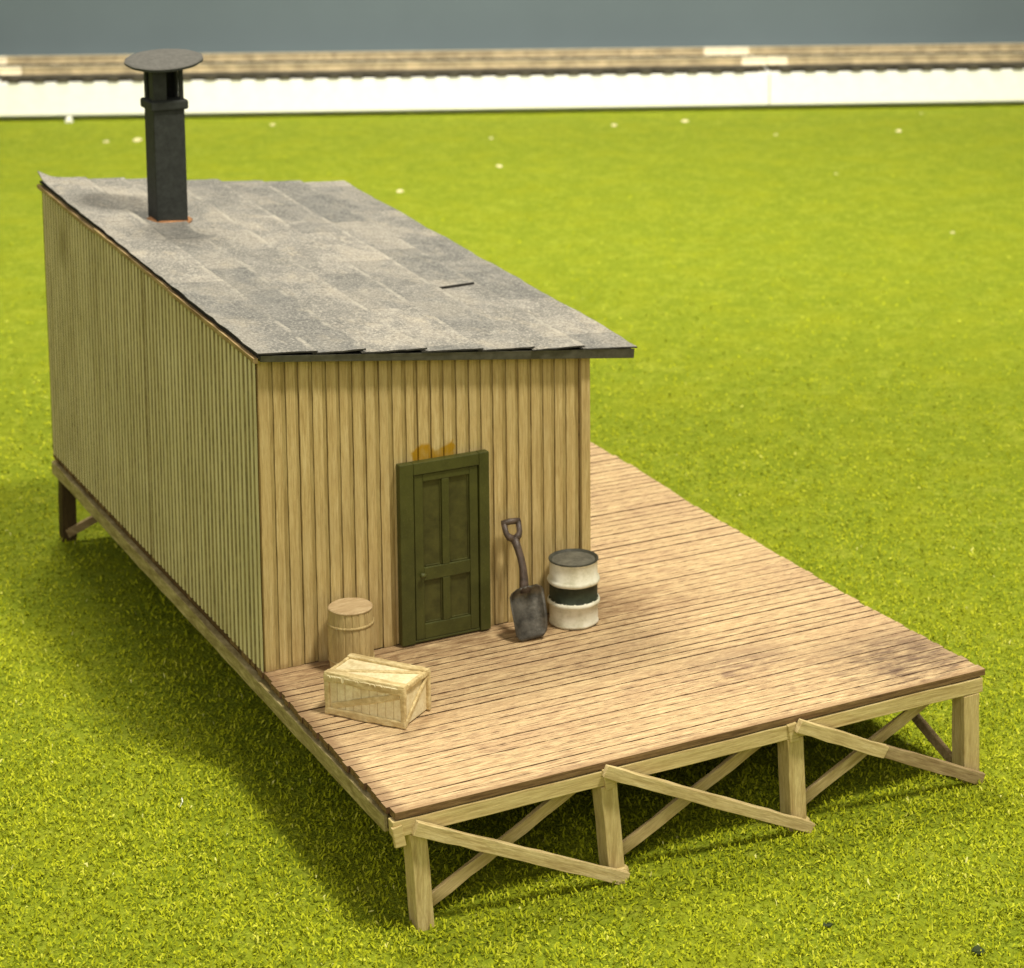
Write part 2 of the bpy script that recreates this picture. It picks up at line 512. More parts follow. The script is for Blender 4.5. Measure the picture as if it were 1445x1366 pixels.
# --- door
N = NT('door_paint', 0.5, 0.4)
n1 = N.noise(N.mapped(), 3.0, 5, 0.65)
n2 = N.noise(N.mapped((1, 1, 1), (3, 3, 3)), 30, 3, 0.7)
c = N.ramp(n1, [(0.35, (0.043, 0.047, 0.008)), (0.65, (0.064, 0.069, 0.013))])
c = N.mix(N.math('MULTIPLY', N.ramp(n2, [(0.58, 0.0), (0.72, 1.0)]), 0.18), c, (0.26, 0.25, 0.11))
N.color(c)
N.bump(n2, 0.25, 0.008)
M['door'] = N.mat
N = simple('door_panel_paint', (0.058, 0.058, 0.014), 0.55, 0.25, 5, 0.2)
M['panel'] = N.mat
M['fleck'] = simple('paint_fleck', (0.6, 0.6, 0.4), 0.8).mat

# --- freight
CRL, CRM, CRD = (0.80, 0.68, 0.39), (0.64, 0.51, 0.26), (0.38, 0.27, 0.11)
M['crate'] = wood('crate_panels', (0.86, 0.78, 0.52), (0.80, 0.70, 0.44), (0.62, 0.50, 0.27), (5, 5, 5), blot=0.15).mat
M['crate_fr'] = wood('crate_battens', CRL, CRM, CRD, (3, 6, 6), blot=0.3).mat
M['keg'] = wood('keg_staves', (0.56, 0.44, 0.21), (0.46, 0.35, 0.16), (0.30, 0.21, 0.09), (8, 8, 1.2), blot=0.3).mat
M['keg_lid'] = wood('keg_lid', (0.60, 0.47, 0.28), (0.50, 0.37, 0.21), (0.36, 0.25, 0.13), (3, 14, 3), blot=0.2).mat
M['keg_gap'] = simple('stave_gap', (0.22, 0.14, 0.06), 0.9).mat

N = NT('drum_white', 0.6, 0.35)
n1 = N.noise(N.mapped((1, 1, 1)), 4, 5, 0.7)
n2 = N.noise(N.mapped((2, 2, 20)), 1, 4, 0.7)
c = N.ramp(n1, [(0.3, (0.50, 0.48, 0.34)), (0.5, (0.70, 0.68, 0.55)), (0.7, (0.82, 0.80, 0.69))])
c = N.mix(N.math('MULTIPLY', N.ramp(n2, [(0.6, 0.0), (0.72, 1.0)]), 0.35), c, (0.27, 0.25, 0.16))
N.color(c)
N.bump(n1, 0.2, 0.01)
M['dwhite'] = N.mat
M['dband'] = simple('drum_band', (0.026, 0.034, 0.02), 0.6, 0.3, 7).mat
M['dlid'] = simple('drum_lid', (0.125, 0.12, 0.095), 0.7, 0.3, 7, 0.4).mat
M['drim'] = simple('drum_rim', (0.055, 0.055, 0.042), 0.6, 0.3, 7, 0.3).mat
N = simple('shovel_blade', (0.12, 0.112, 0.095), 0.38, 0.5, 4, 0.6, 0.5)
N.b.inputs['Metallic'].default_value = 0.6
M['blade'] = N.mat
M['shaft'] = simple('shovel_shaft', (0.075, 0.052, 0.04), 0.45, 0.4, 8, 0.4, 0.5).mat

# --- background
M['foam'] = simple('white_foam', (0.86, 0.86, 0.82), 0.9, 0.03, 3, 0.3).mat
N = simple('rail_weathered', (0.42, 0.345, 0.21), 0.6, 0.3, 1.5, 0.2)
M['rail'] = N.mat
M['rail_bare'] = simple('rail_bare_joint', (0.86, 0.77, 0.58), 0.45, 0.06, 2, 0.1).mat
M['rail_top'] = simple('rail_head', (0.52, 0.45, 0.30), 0.4, 0.2, 2, 0.1).mat
M['sleeper'] = simple('sleeper_plastic', (0.055, 0.048, 0.035), 0.8, 0.4, 1.5, 0.2).mat
M['ballast'] = simple('roadbed', (0.055, 0.047, 0.03), 0.95, 0.35, 2.5, 0.5).mat
M['wallpaint'] = simple('backdrop_paint', (0.115, 0.15, 0.165), 0.85, 0.05, 0.08, 0.1).mat
M['table'] = simple('tabletop_board', (0.12, 0.12, 0.05), 0.9, 0.3, 2).mat
M['crumb'] = simple('pale_crumb', (0.80, 0.72, 0.42), 0.8, 0.15, 20).mat
M['crumbw'] = simple('white_crumb', (0.85, 0.85, 0.75), 0.8, 0.1, 20).mat
M['leaf'] = simple('dark_scrap', (0.03, 0.045, 0.01), 0.8, 0.4, 20).mat

# ------------------------------------------------------------------ setting
TA = Vector((11.72, 72.80, 0))           # the foam strip runs along this line
TD = Vector((0.9151, -0.4032, 0)).normalized()
TN = Vector((-TD.y, TD.x, 0))            # away from the camera
TROT = math.atan2(TD.y, TD.x)

mb = MB()
P = [TA + TD * -90 + TN * 7, TA + TD * 130 + TN * 7]
Q = [P[0] - TN * 140, P[1] - TN * 140]
mb.hexa([(Q[0].x, Q[0].y, GZ - 0.2), (Q[1].x, Q[1].y, GZ - 0.2), (P[1].x, P[1].y, GZ - 0.2), (P[0].x, P[0].y, GZ - 0.2),
         (Q[0].x, Q[0].y, GZ), (Q[1].x, Q[1].y, GZ), (P[1].x, P[1].y, GZ), (P[0].x, P[0].y, GZ)])
tag(mb.build('ground', M['turf']), kind='structure')
mb = MB()
T0, T1 = TA + TD * -95 - TN * 150, TA + TD * 135 + TN * 12
a, b_, c_, d_ = TA + TD * -95 - TN * 150, TA + TD * 135 - TN * 150, TA + TD * 135 + TN * 12, TA + TD * -95 + TN * 12
mb.hexa([(p.x, p.y, z) for z in (GZ - 1.2, GZ - 0.205) for p in (a, b_, c_, d_)])
tag(mb.build('tabletop', M['table']), kind='structure')
mb = MB()
a, b_ = TA + TD * -120 + TN * 7.0, TA + TD * 170 + TN * 7.0
c_, d_ = b_ + TN * 1, a + TN * 1
mb.hexa([(p.x, p.y, z) for z in (GZ - 0.2, 60) for p in (a, b_, c_, d_)])
tag(mb.build('backdrop', M['wallpaint']), kind='structure')


def tw(s, n, z):                       # along, back, height -> world
    p = TA + TD * s + TN * n
    return (p.x, p.y, z)


FT = -0.10                             # top of the foam strip
JOINT = 34.6                           # where the foam sheets and the rails meet
cuts = [(-60.0, JOINT), (JOINT + 0.04, 110.0)]
for i, (s0, s1) in enumerate(cuts):
    mb = MB()
    mb.hexa([tw(s0, .7, GZ + 0.01), tw(s1, .7, GZ + 0.01), tw(s1, 6.9, GZ + 0.01), tw(s0, 6.9, GZ + 0.01),
             tw(s0, .7, GZ + 0.24), tw(s1, .7, GZ + 0.24), tw(s1, 6.9, GZ + 0.24), tw(s0, 6.9, GZ + 0.24)])
    mb.hexa([tw(s0, 0, GZ + 0.245), tw(s1, 0, GZ + 0.245), tw(s1, 6.9, GZ + 0.245), tw(s0, 6.9, GZ + 0.245),
             tw(s0, 0, FT), tw(s1, 0, FT), tw(s1, 6.9, FT), tw(s0, 6.9, FT)])
    o = mb.build('foam_board', M['foam'], bevel=0.04)
    tag(o, ['white foam strip on the left of the joint, carrying the track along the grass edge',
            'white foam strip on the right of the joint, under the right end of the track'][i], 'foam board', 'white foam strips under the track')

# track sections
PITCH = 1.085
sl = MB()
sl.box(-0.24, 0.24, -0.12, 5.2, FT + 0.004, FT + 0.27)
sl_me = None


def rail_mb(s0, s1, n, bare0, bare1):
    r = MB()
    z0 = FT + 0.27
    pr = [(-0.22, 0.0), (-0.22, 0.06), (-0.06, 0.10), (-0.06, 0.34), (-0.13, 0.38), (-0.13, 0.48), (0.13, 0.48), (0.13, 0.38), (0.06, 0.34), (0.06, 0.10), (0.22, 0.06), (0.22, 0.0)]
    cutsr = [s0, s0 + bare0, s1 - bare1, s1]
    mt = [1, 0, 1]
    for k in range(3):
        a, b = cutsr[k], cutsr[k + 1]
        if b - a < 0.01:
            continue
        vs = [tw(a, n + p, z0 + q * 0.72) for p, q in pr] + [tw(b, n + p, z0 + q * 0.72) for p, q in pr]
        m = len(pr)
        for i in range(m):
            j = (i + 1) % m
            r.add([vs[i], vs[j], vs[m + j], vs[m + i]], [(0, 1, 2, 3)], mt[k] if mt[k] else (2 if i == 5 else 0))
        r.add(vs[:m], [tuple(range(m - 1, -1, -1))], mt[k])
        r.add(vs[m:], [tuple(range(m))], mt[k])
    return r


secs = [(-22.0, -0.1, 'leftmost length of weathered track, its bare rail end at the left edge'),
        (-0.07, JOINT, 'middle length of weathered track on the foam, behind the stovepipe'),
        (JOINT + 0.03, 71.0, 'right length of weathered track on the foam beyond the bare joint')]
for i, (s0, s1, lab) in enumerate(secs):
    t = thing('railway_track', lab, 'model track', tw((s0 + s1) / 2, 2.5, FT), group='lengths of track on the foam strip')
    for q, n in enumerate((0.95, 4.55)):
        off = -1.3 if q else 0.0        # the far joint sits a little further left
        a = s0 + (off if i > 0 else 0)
        b = s1 + (off if i < 2 else 0)
        rail_mb(a, b, n, 0.95 if i else 0, 1.15 if i < 2 else 0).build('rail', [M['rail'], M['rail_bare'], M['rail_top']], t)
    bd = MB()
    bd.hexa([tw(s0 + .1, 0.35, FT + 0.004), tw(s1 - .1, 0.35, FT + 0.004), tw(s1 - .1, 6.4, FT + 0.004), tw(s0 + .1, 6.4, FT + 0.004),
             tw(s0 + .1, 0.5, FT + 0.17), tw(s1 - .1, 0.5, FT + 0.17), tw(s1 - .1, 6.4, FT + 0.17), tw(s0 + .1, 6.4, FT + 0.17)])
    bd.build('roadbed', M['ballast'], t)
    wb_ = MB()
    for n0, n1 in ((0.02, 0.75), (4.45, 5.1)):
        wb_.hexa([tw(s0 + .5, n0, FT + 0.13), tw(s1 - .5, n0, FT + 0.13), tw(s1 - .5, n1, FT + 0.13), tw(s0 + .5, n1, FT + 0.13),
                  tw(s0 + .5, n0, FT + 0.262), tw(s1 - .5, n0, FT + 0.262), tw(s1 - .5, n1, FT + 0.262), tw(s0 + .5, n1, FT + 0.262)])
        wb_.build('sleeper_web', M['sleeper'], t)
        wb_ = MB()
    n_sl = int((s1 - s0 - 1.2) / PITCH)
    for k in range(n_sl + 1):
        s = s0 + 0.75 + k * PITCH
        if sl_me is None:
            so = sl.build('sleeper', M['sleeper'], bevel=0.02)
            sl_me = so.data
        else:
            so = so.copy()
            COL.objects.link(so)
        so.parent = t
        wp = Vector(tw(s + random.uniform(-.04, .04), 0, 0))
        so.location = wp - t.location
        so.rotation_euler = (0, 0, TROT + random.uniform(-.01, .01))

# ------------------------------------------------------------------ turf fibres (stuff)


def make_fibres():
    pts = []
    # density per square unit falls off with distance from the platform
    def region(x0, x1, y0, y1, dens):
        n = int((x1 - x0) * (y1 - y0) * dens)
        return np.stack([rng.uniform(x0, x1, n), rng.uniform(y0, y1, n)], 1)
    p = region(-14, 18, -12, 14, 480)
    q_ = np.concatenate([region(-14, 45, 14, 60, 200), region(18, 45, -5, 14, 480)])
    p = np.concatenate([p, q_])
    # thins out smoothly with distance from the near corner of the platform
    dd = np.hypot(p[:, 0] - 0, p[:, 1] + 4)
    den = np.exp(-np.clip(dd - 11, 0, None) / 7.0)
    den = np.where(p[:, 1] > 14, den * 480 / 200, den)
    p = p[rng.random(len(p)) < np.clip(den, 0, 1)]
    # keep those the near surroundings can see, and clear of the terrace
    nd = (p[:, 0] - TA.x) * TN.x + (p[:, 1] - TA.y) * TN.y
    p = p[nd < -0.5]
    # clumping
    cl = np.sin(p[:, 0] * 5.1 + np.sin(p[:, 1] * 3.7) * 2) * np.sin(p[:, 1] * 4.3 + np.sin(p[:, 0] * 2.9) * 2)
    keep = rng.random(len(p)) < (0.75 + 0.25 * cl)
    p = p[keep]
    n = len(p)
    far = np.clip((p[:, 1] - 10) / 30, 0, 1)
    L = rng.uniform(0.030, 0.085, n) * (1 + far * 0.8)
    W = rng.uniform(0.014, 0.028, n) * (1 + far * 0.8)
    an = rng.uniform(0, 2 * np.pi, n)
    bend = rng.uniform(-1.3, 1.3, n)
    d1 = np.stack([np.cos(an), np.sin(an)], 1)
    d2 = np.stack([np.cos(an + bend), np.sin(an + bend)], 1)
    z0 = rng.uniform(-0.01, 0.05, n)
    z1 = z0 + rng.uniform(0.005, 0.05, n)
    z2 = z1 + rng.uniform(-0.05, 0.05, n)
    P0 = np.concatenate([p, (GZ + z0)[:, None]], 1)
    P1 = P0.copy(); P1[:, :2] += d1 * L[:, None] * 0.5; P1[:, 2] = GZ + z1
    P2 = P1.copy(); P2[:, :2] += d2 * L[:, None] * 0.5; P2[:, 2] = GZ + z2
    tilt = rng.uniform(-0.8, 0.8, n)
    def side(d):
        return np.stack([-d[:, 1] * W, d[:, 0] * W, W * tilt], 1) * 0.5
    s1, s2 = side(d1), side(d2)
    sm = (s1 + s2) / 2 * 1.3
    V = np.stack([P0 - s1 * .6, P0 + s1 * .6, P1 + sm, P1 - sm, P2 + s2 * .5, P2 - s2 * .5], 1).reshape(-1, 3)
    base = (np.arange(n) * 6)[:, None]
    F = np.concatenate([base + np.array([0, 1, 2, 3]), base + np.array([3, 2, 4, 5])], 1).reshape(-1)
    nf = n * 2
    me = bpy.data.meshes.new('grass')
    me.vertices.add(len(V)); me.vertices.foreach_set('co', V.reshape(-1).astype(np.float32))
    me.loops.add(nf * 4); me.loops.foreach_set('vertex_index', F.astype(np.int32))
    me.polygons.add(nf)
    me.polygons.foreach_set('loop_start', (np.arange(nf) * 4).astype(np.int32))
    me.update(calc_edges=True)
    me.validate()
    sh = np.clip(rng.beta(2.2, 2.2, n) + 0.12 * cl[keep], 0, 1)
    sh = np.where(rng.random(n) < 0.003, 1.0, sh * 0.95)
    at = me.attributes.new('shade', 'FLOAT', 'POINT')
    at.data.foreach_set('value', np.repeat(sh, 6).astype(np.float32))
    me.materials.append(M['fibre'])
    o = bpy.data.objects.new('grass', me)
    COL.objects.link(o)
    tag(o, 'short crumbly yellow green turf fibres lying all over the mat', 'grass', kind='stuff')


make_fibres()

# ------------------------------------------------------------------ platform
plat = thing('loading_platform', 'weathered plank loading platform on timber posts with crossed braces, standing on the grass', 'platform', (5, 9, GZ))


def xr(y):
    return float(np.interp(y, [0.0, 2.8, 6.8, 8.6, 11.4, 13.3, 18.1], [9.99, 9.88, 9.92, 9.93, 10.08, 10.06, 10.0]))


def xl(y):
    return float(np.interp(y, [0, 2.8, 8, 18.1], [-0.04, -0.04, 0.06, 0.03]))


mb = MB()
NPL = 88
D0, D1 = -0.03, 18.10
pitch = (D1 - D0) / NPL
NS = 90
gaps = [[0.0] * (NS + 1) for _ in range(NPL + 1)]
for i in range(1, NPL):
    base = random.choice([0.012, 0.018, 0.024, 0.034])
    wv = random.uniform(-0.012, 0.012)
    gaps[i] = [max(0.003, base + random.uniform(-0.010, 0.011)) for _ in range(NS + 1)]
for i in range(NPL):
    y0, y1 = D0 + i * pitch, D0 + (i + 1) * pitch
    zt = random.uniform(-0.005, 0.003)
    x0 = xl(y0) + random.uniform(-0.03, 0.02)
    x1 = xr(y0) + random.uniform(-0.025, 0.02)
    vs = []
    for k in range(NS + 1):
        x = x0 + (x1 - x0) * k / NS
        # front edge dips slightly to the right like the bowed sheet
        ga, gb = gaps[i][k] / 2, gaps[i + 1][k] / 2
        vs += [(x, y0 + ga, -0.10), (x, y1 - gb, -0.10), (x, y1 - gb, zt), (x, y0 + ga, zt)]
    fs, ms = [], []
    for k in range(NS):
        a = k * 4
        for q in range(4):
            q2 = (q + 1) % 4
            fs.append((a + q, a + 4 + q, a + 4 + q2, a + q2))
            ms.append(0 if q == 2 else (1 if (i == 0 and q == 3) else 2))
    b = len(mb.v)
    mb.v += vs
    mb.f += [tuple(j + b for j in f) for f in fs] + [(b + 0, b + 3, b + 2, b + 1)[::-1], (b + NS * 4, b + NS * 4 + 3, b + NS * 4 + 2, b + NS * 4 + 1)]
    mb.m += ms + [1, 1]
mb.box(0.03, 9.86, 0.02, 18.02, -0.13, -0.028, 2)
o = mb.build('deck', [M['deck'], M['deck_edge'], M['deck_under']], plat, off=(0, 0, 0))
o.location = -plat.location           # keep deck texture coordinates in platform corner space
# front beam and rear beam
mb = MB()
mb.bar((-0.06, 0.05, -0.245), (9.95, 0.05, -0.245), (0, 0, 1), 0.235, 0.17, segs=20, j=0.006)
mb.build('beam', M['beam'], plat, bevel=0.012)
mb = MB()
mb.bar((0.0, 17.98, -0.27), (9.97, 17.98, -0.27), (0, 0, 1), 0.26, 0.17, segs=20, j=0.006)
mb.build('beam', M['beam'], plat, bevel=0.012)
for x, x2, y0 in ((0.0, 0.03, 0.30), (9.83, 9.83, 0.16)):
    mb = MB()
    mb.bar((x, y0, -0.285), (x2, 18.08, -0.285), (0, 0, 1), 0.25, 0.13, segs=26, j=0.012)
    mb.build('side_beam', M['side_beam'], plat, bevel=0.012)
mb = MB()
mb.box(-0.02, 0.14, 0.138, 0.285, -0.35, -0.135, j=0.006)
mb.build('packing_block', M['dark_timber'], plat, bevel=0.008)
# joists under the deck
for x in (3.3, 6.5):
    mb = MB()
    mb.bar((x, 0.15, -0.24), (x, 17.9, -0.24), (0, 0, 1), 0.2, 0.18)
    mb.build('joist', M['brace_dark'], plat)
# posts: (top x, bottom x, y, width)
front_posts = [(0.31, 0.42, 0.245), (3.27, 3.43, 0.255), (6.45, 6.53, 0.275), (9.74, 9.80, 0.30)]
for i, (xt, xb, wd) in enumerate(front_posts):
    mb = MB()
    top = -0.365 if i in (0, 3) else -0.365
    yb = 0.12
    mb.bar((xt, yb, top), (xb, yb + random.uniform(-.03, .03), GZ - 0.04), (1, 0, 0), wd, 0.32, segs=5, j=0.006)
    mb.build('post', M['post'], plat, bevel=0.01)
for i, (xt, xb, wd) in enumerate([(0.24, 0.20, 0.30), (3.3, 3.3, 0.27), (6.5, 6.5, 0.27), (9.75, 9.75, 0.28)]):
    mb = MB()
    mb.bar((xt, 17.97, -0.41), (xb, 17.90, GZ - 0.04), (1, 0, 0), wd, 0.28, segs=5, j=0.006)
    o = mb.build('post', M['dark_timber'], plat, bevel=0.01)
    o['label'] = 'dark brown rear post'
# small corner blocks nailed over the joints
for x, z in ((0.02, -0.30), (3.27, -0.20), (6.40, -0.20)):
    mb = MB()
    mb.bar((x - 0.03, -0.035, z + 0.10), (x + 0.02, -0.035, z - 0.20), (1, 0, 0), 0.16, 0.06, j=0.01)
    mb.build('splice_block', M['beam'], plat, bevel=0.012)
for x0_, x1_, y0_ in ((3.33, 3.60, -0.06), (6.36, 6.74, -0.07)):
    mb = MB()
    mb.box(x0_, x1_, y0_, 0.10, GZ - 0.06, GZ + 0.15, j=0.015)
    mb.build('foot_block', M['post'], plat, bevel=0.05, segs=3)
# front faces of the braces
YB = -0.13


def brace(pts, y, y2, hgt, th, mat, segs=9, j=0.008):
    b = MB()
    (xa, za), (xb, zb) = pts
    b.bar((xa, y, za), (xb, y2, zb), (0, 0, 1), hgt, th, segs=segs, j=j)
    return b.build('brace', mat, plat, bevel=0.008)


brace([(0.20, -0.215), (3.50, -1.80)], YB, YB - 0.02, 0.185, 0.10, M['brace'], 14, 0.011)
brace([(3.15, -0.075), (6.66, -1.78)], YB - 0.01, YB - 0.04, 0.175, 0.10, M['brace'], 14, 0.010)
b = MB()
b.bar((6.43, YB, -0.115), (8.02, YB, -0.89), (0, 0, 1), 0.20, 0.10, segs=6, j=0.01, mat=0)
b.bar((8.0, YB + 0.02, -0.87), (9.92, YB, -1.78), (0, 0, 1), 0.19, 0.085, segs=7, j=0.01, mat=1)
b.build('brace', [M['brace'], M['brace_dark']], plat, bevel=0.008)
# braces on the rear face of the front posts
YR = 0.33
for (xa, za, xb, zb) in ((0.60, -1.62, 2.95, -0.42), (3.62, -1.63, 6.15, -0.40), (6.75, -1.62, 9.25, -0.41)):
    brace([(xa, za), (xb, zb)], YR, YR, 0.19, 0.07, M['brace_up'], 8, 0.012)
# rear row, and the long braces down the right side
brace([(0.15, -1.66), (3.25, -0.42)], 17.75, 17.75, 0.17, 0.08, M['brace_dark'])
brace([(3.35, -1.66), (6.45, -0.42)], 17.75, 17.75, 0.17, 0.08, M['brace_dark'])
brace([(6.55, -1.66), (9.7, -0.42)], 17.75, 17.75, 0.17, 0.08, M['brace_dark'])
mb = MB()
mb.bar((9.74, 0.20, -1.72), (9.74, 4.10, -0.42), (0, 0, 1), 0.17, 0.08, segs=5, j=0.008)
mb.build('brace', M['brace_dark'], plat, bevel=0.008)

# ------------------------------------------------------------------ shed
SX0, SX1, SY0, SY1 = 0.03, 5.79, 5.30, 18.06
shed = thing('storage_shed', 'narrow board sided shed with a sloping grey roof and black stovepipe on the platform', 'shed', (0, 5.3, 0.0))


def roof_z(x, y):
    # underside plane of the roof
    zf = 5.12 + (x - 0.05) * (-0.75 / 6.5)
    zb = 5.66 + (x - 0.05) * (-0.72 / 6.6)
    return zf + (zb - zf) * (y - 5.1) / 13.05


# front wall: vertical boards
mb = MB()
x = SX0 + 0.01
NB = 25
bw = (SX1 - 0.19 - x) / NB
mb.hexa([(SX0 + .02, SY0 + .045, .0), (SX1 - .02, SY0 + .045, .0), (SX1 - .02, SY0 + .20, .0), (SX0 + .02, SY0 + .20, .0),
         (SX0 + .02, SY0 + .045, roof_z(SX0, SY0) - .02), (SX1 - .02, SY0 + .045, roof_z(SX1, SY0) - .02),
         (SX1 - .02, SY0 + .20, roof_z(SX1, SY0) - .02), (SX0 + .02, SY0 + .20, roof_z(SX0, SY0) - .02)], 1)
KZ = 22
gx = [[x + i * bw + random.uniform(-0.018, 0.018)] for i in range(NB + 1)]
gx[0] = [x]
gx[-1] = [x + NB * bw]
for i in range(NB):
    a0, a1 = gx[i][0], gx[i + 1][0]
    yo = SY0 + random.uniform(-0.006, 0.006)
    # raised batten, then a lower flat strip, then a dark crack before the next batten
    rec = bw * random.uniform(0.28, 0.40)
    crack = random.choice([0.008, 0.011, 0.016])
    zb = random.uniform(0.0, 0.03)
    for (p0, p1, yy) in ((a0, a1 - rec, yo), (a1 - rec + 0.001, a1 - crack, SY0 + .020 + random.uniform(-.004, .004))):
        vs = []
        for k in range(KZ + 1):
            t = k / KZ
            z0 = zb + t * (roof_z(p0, SY0) - 0.01 - zb)
            z1 = zb + t * (roof_z(p1, SY0) - 0.01 - zb)
            jl, jr = random.uniform(-0.004, 0.005), random.uniform(-0.004, 0.005)
            if yy > yo + .01:
                jl = 0
            vs += [(p0 + jl, yy, z0), (p1 + jr, yy, z1), (p1 + jr, SY0 + .044, z1), (p0 + jl, SY0 + .044, z0)]
        fs = [(k * 4 + q, k * 4 + (q + 1) % 4, k * 4 + 4 + (q + 1) % 4, k * 4 + 4 + q) for k in range(KZ) for q in range(4)]
        fs += [(3, 2, 1, 0), tuple(KZ * 4 + q for q in range(4))]
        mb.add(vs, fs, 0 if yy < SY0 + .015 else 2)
# some boards carry a scored line
o = mb.build('wall', [M['front'], M['groove'], M['front_low']], shed, off=(0, 0, 0))
o.location = -shed.location
mb = MB()
mb.hexa([(SX0 + .012, SY0 + .012, .0), (SX0 + .16, SY0 + .012, .0), (SX0 + .16, SY0 + .24, .0), (SX0 + .012, SY0 + .24, .0)] +
        [(a_, b_, roof_z(a_, SY0) - .03) for a_, b_ in ((SX0 + .012, SY0 + .012), (SX0 + .16, SY0 + .012), (SX0 + .16, SY0 + .24), (SX0 + .012, SY0 + .24))])
mb.build('corner_post', M['front'], shed, off=(0, 5.3, 0))
# corner board on the right
mb = MB()
mb.hexa([(SX1 - .165, SY0 - .035, .0), (SX1, SY0 - .035, .0), (SX1, SY0 + .12, .0), (SX1 - .165, SY0 + .12, .0),
         (SX1 - .165, SY0 - .035, roof_z(SX1, SY0) - .01), (SX1, SY0 - .035, roof_z(SX1, SY0) - .01),
         (SX1, SY0 + .12, roof_z(SX1, SY0) - .01), (SX1 - .165, SY0 + .12, roof_z(SX1, SY0) - .01)])
mb.build('corner_board', M['front'], shed, off=(0, 5.3, 0), bevel=0.01)


def ridged_wall(xface, inward, n):
    """wall in the plane x = xface with vertical ridges; inward = +1 / -1 towards the inside"""
    b = MB()
    L = SY1 - SY0
    p = L / n
    cols = []
    for i in range(n):
        y = SY0 + i * p
        wv = random.uniform(-0.012, 0.012)
        dp = 0.050 + random.uniform(-0.008, 0.012)
        wide = 0.15 if i == 29 and n > 45 else 0.0      # seam between two sheets
        cols += [(y + (0.01 if i else 0), 0.0, 0), (y + p * 0.54 + wv - wide * .4, 0.0, 1), (y + p * 0.60 + wv, dp + wide * .3, 1), (y + p * 0.92, dp + wide * .2, 1)]
    cols.append((SY1, 0.0, 0))
    vs, zs = [], 8
    for (y, d, m) in cols:
        for k in range(zs + 1):
            zt = roof_z(xface, y) - 0.02
            vs.append((xface + inward * (d + random.uniform(-0.003, 0.003)), y + random.uniform(-.004, .004), 0.005 + (zt - 0.005) * k / zs))
    fs, ms = [], []
    for c in range(len(cols) - 1):
        for k in range(zs):
            a = c * (zs + 1) + k
            q = (a, a + 1, a + zs + 2, a + zs + 1)
            fs.append(q if inward > 0 else q[::-1])
            ms.append(cols[c][2])
    bb = len(b.v)
    b.v += vs
    b.f += [tuple(i + bb for i in f) for f in fs]
    b.m += ms
    # the body behind the ridges
    xi0, xi1 = sorted((xface + inward * 0.07, xface + inward * 0.16))
    b.hexa([(xi0, SY0 + .21, .0), (xi1, SY0 + .21, .0), (xi1, SY1 - .01, .0), (xi0, SY1 - .01, .0),
            (xi0, SY0 + .21, roof_z(xi0, SY0 + .21) - .03), (xi1, SY0 + .21, roof_z(xi1, SY0 + .21) - .03),
            (xi1, SY1 - .01, roof_z(xi1, SY1) - .03), (xi0, SY1 - .01, roof_z(xi0, SY1) - .03)], 1)
    o = b.build('wall', [M['siding'], M['siding_gap']], shed, off=(0, 0, 0))
    o.location = -shed.location
    return o


o = ridged_wall(SX0 - 0.03, 1, 64)
o['label'] = 'dull olive ridged siding along the long side'
ridged_wall(SX1 + 0.0, -1, 64)
mb = MB()
mb.hexa([(SX0 + .17, SY1 - .12, .0), (SX1 - .17, SY1 - .12, .0), (SX1 - .17, SY1 - .01, .0), (SX0 + .17, SY1 - .01, .0),
         (SX0 + .17, SY1 - .12, roof_z(SX0, SY1) - .03), (SX1 - .17, SY1 - .12, roof_z(SX1, SY1) - .03),
         (SX1 - .17, SY1 - .01, roof_z(SX1, SY1) - .03), (SX0 + .17, SY1 - .01, roof_z(SX0, SY1) - .03)])
mb.build('wall', M['front'], shed)

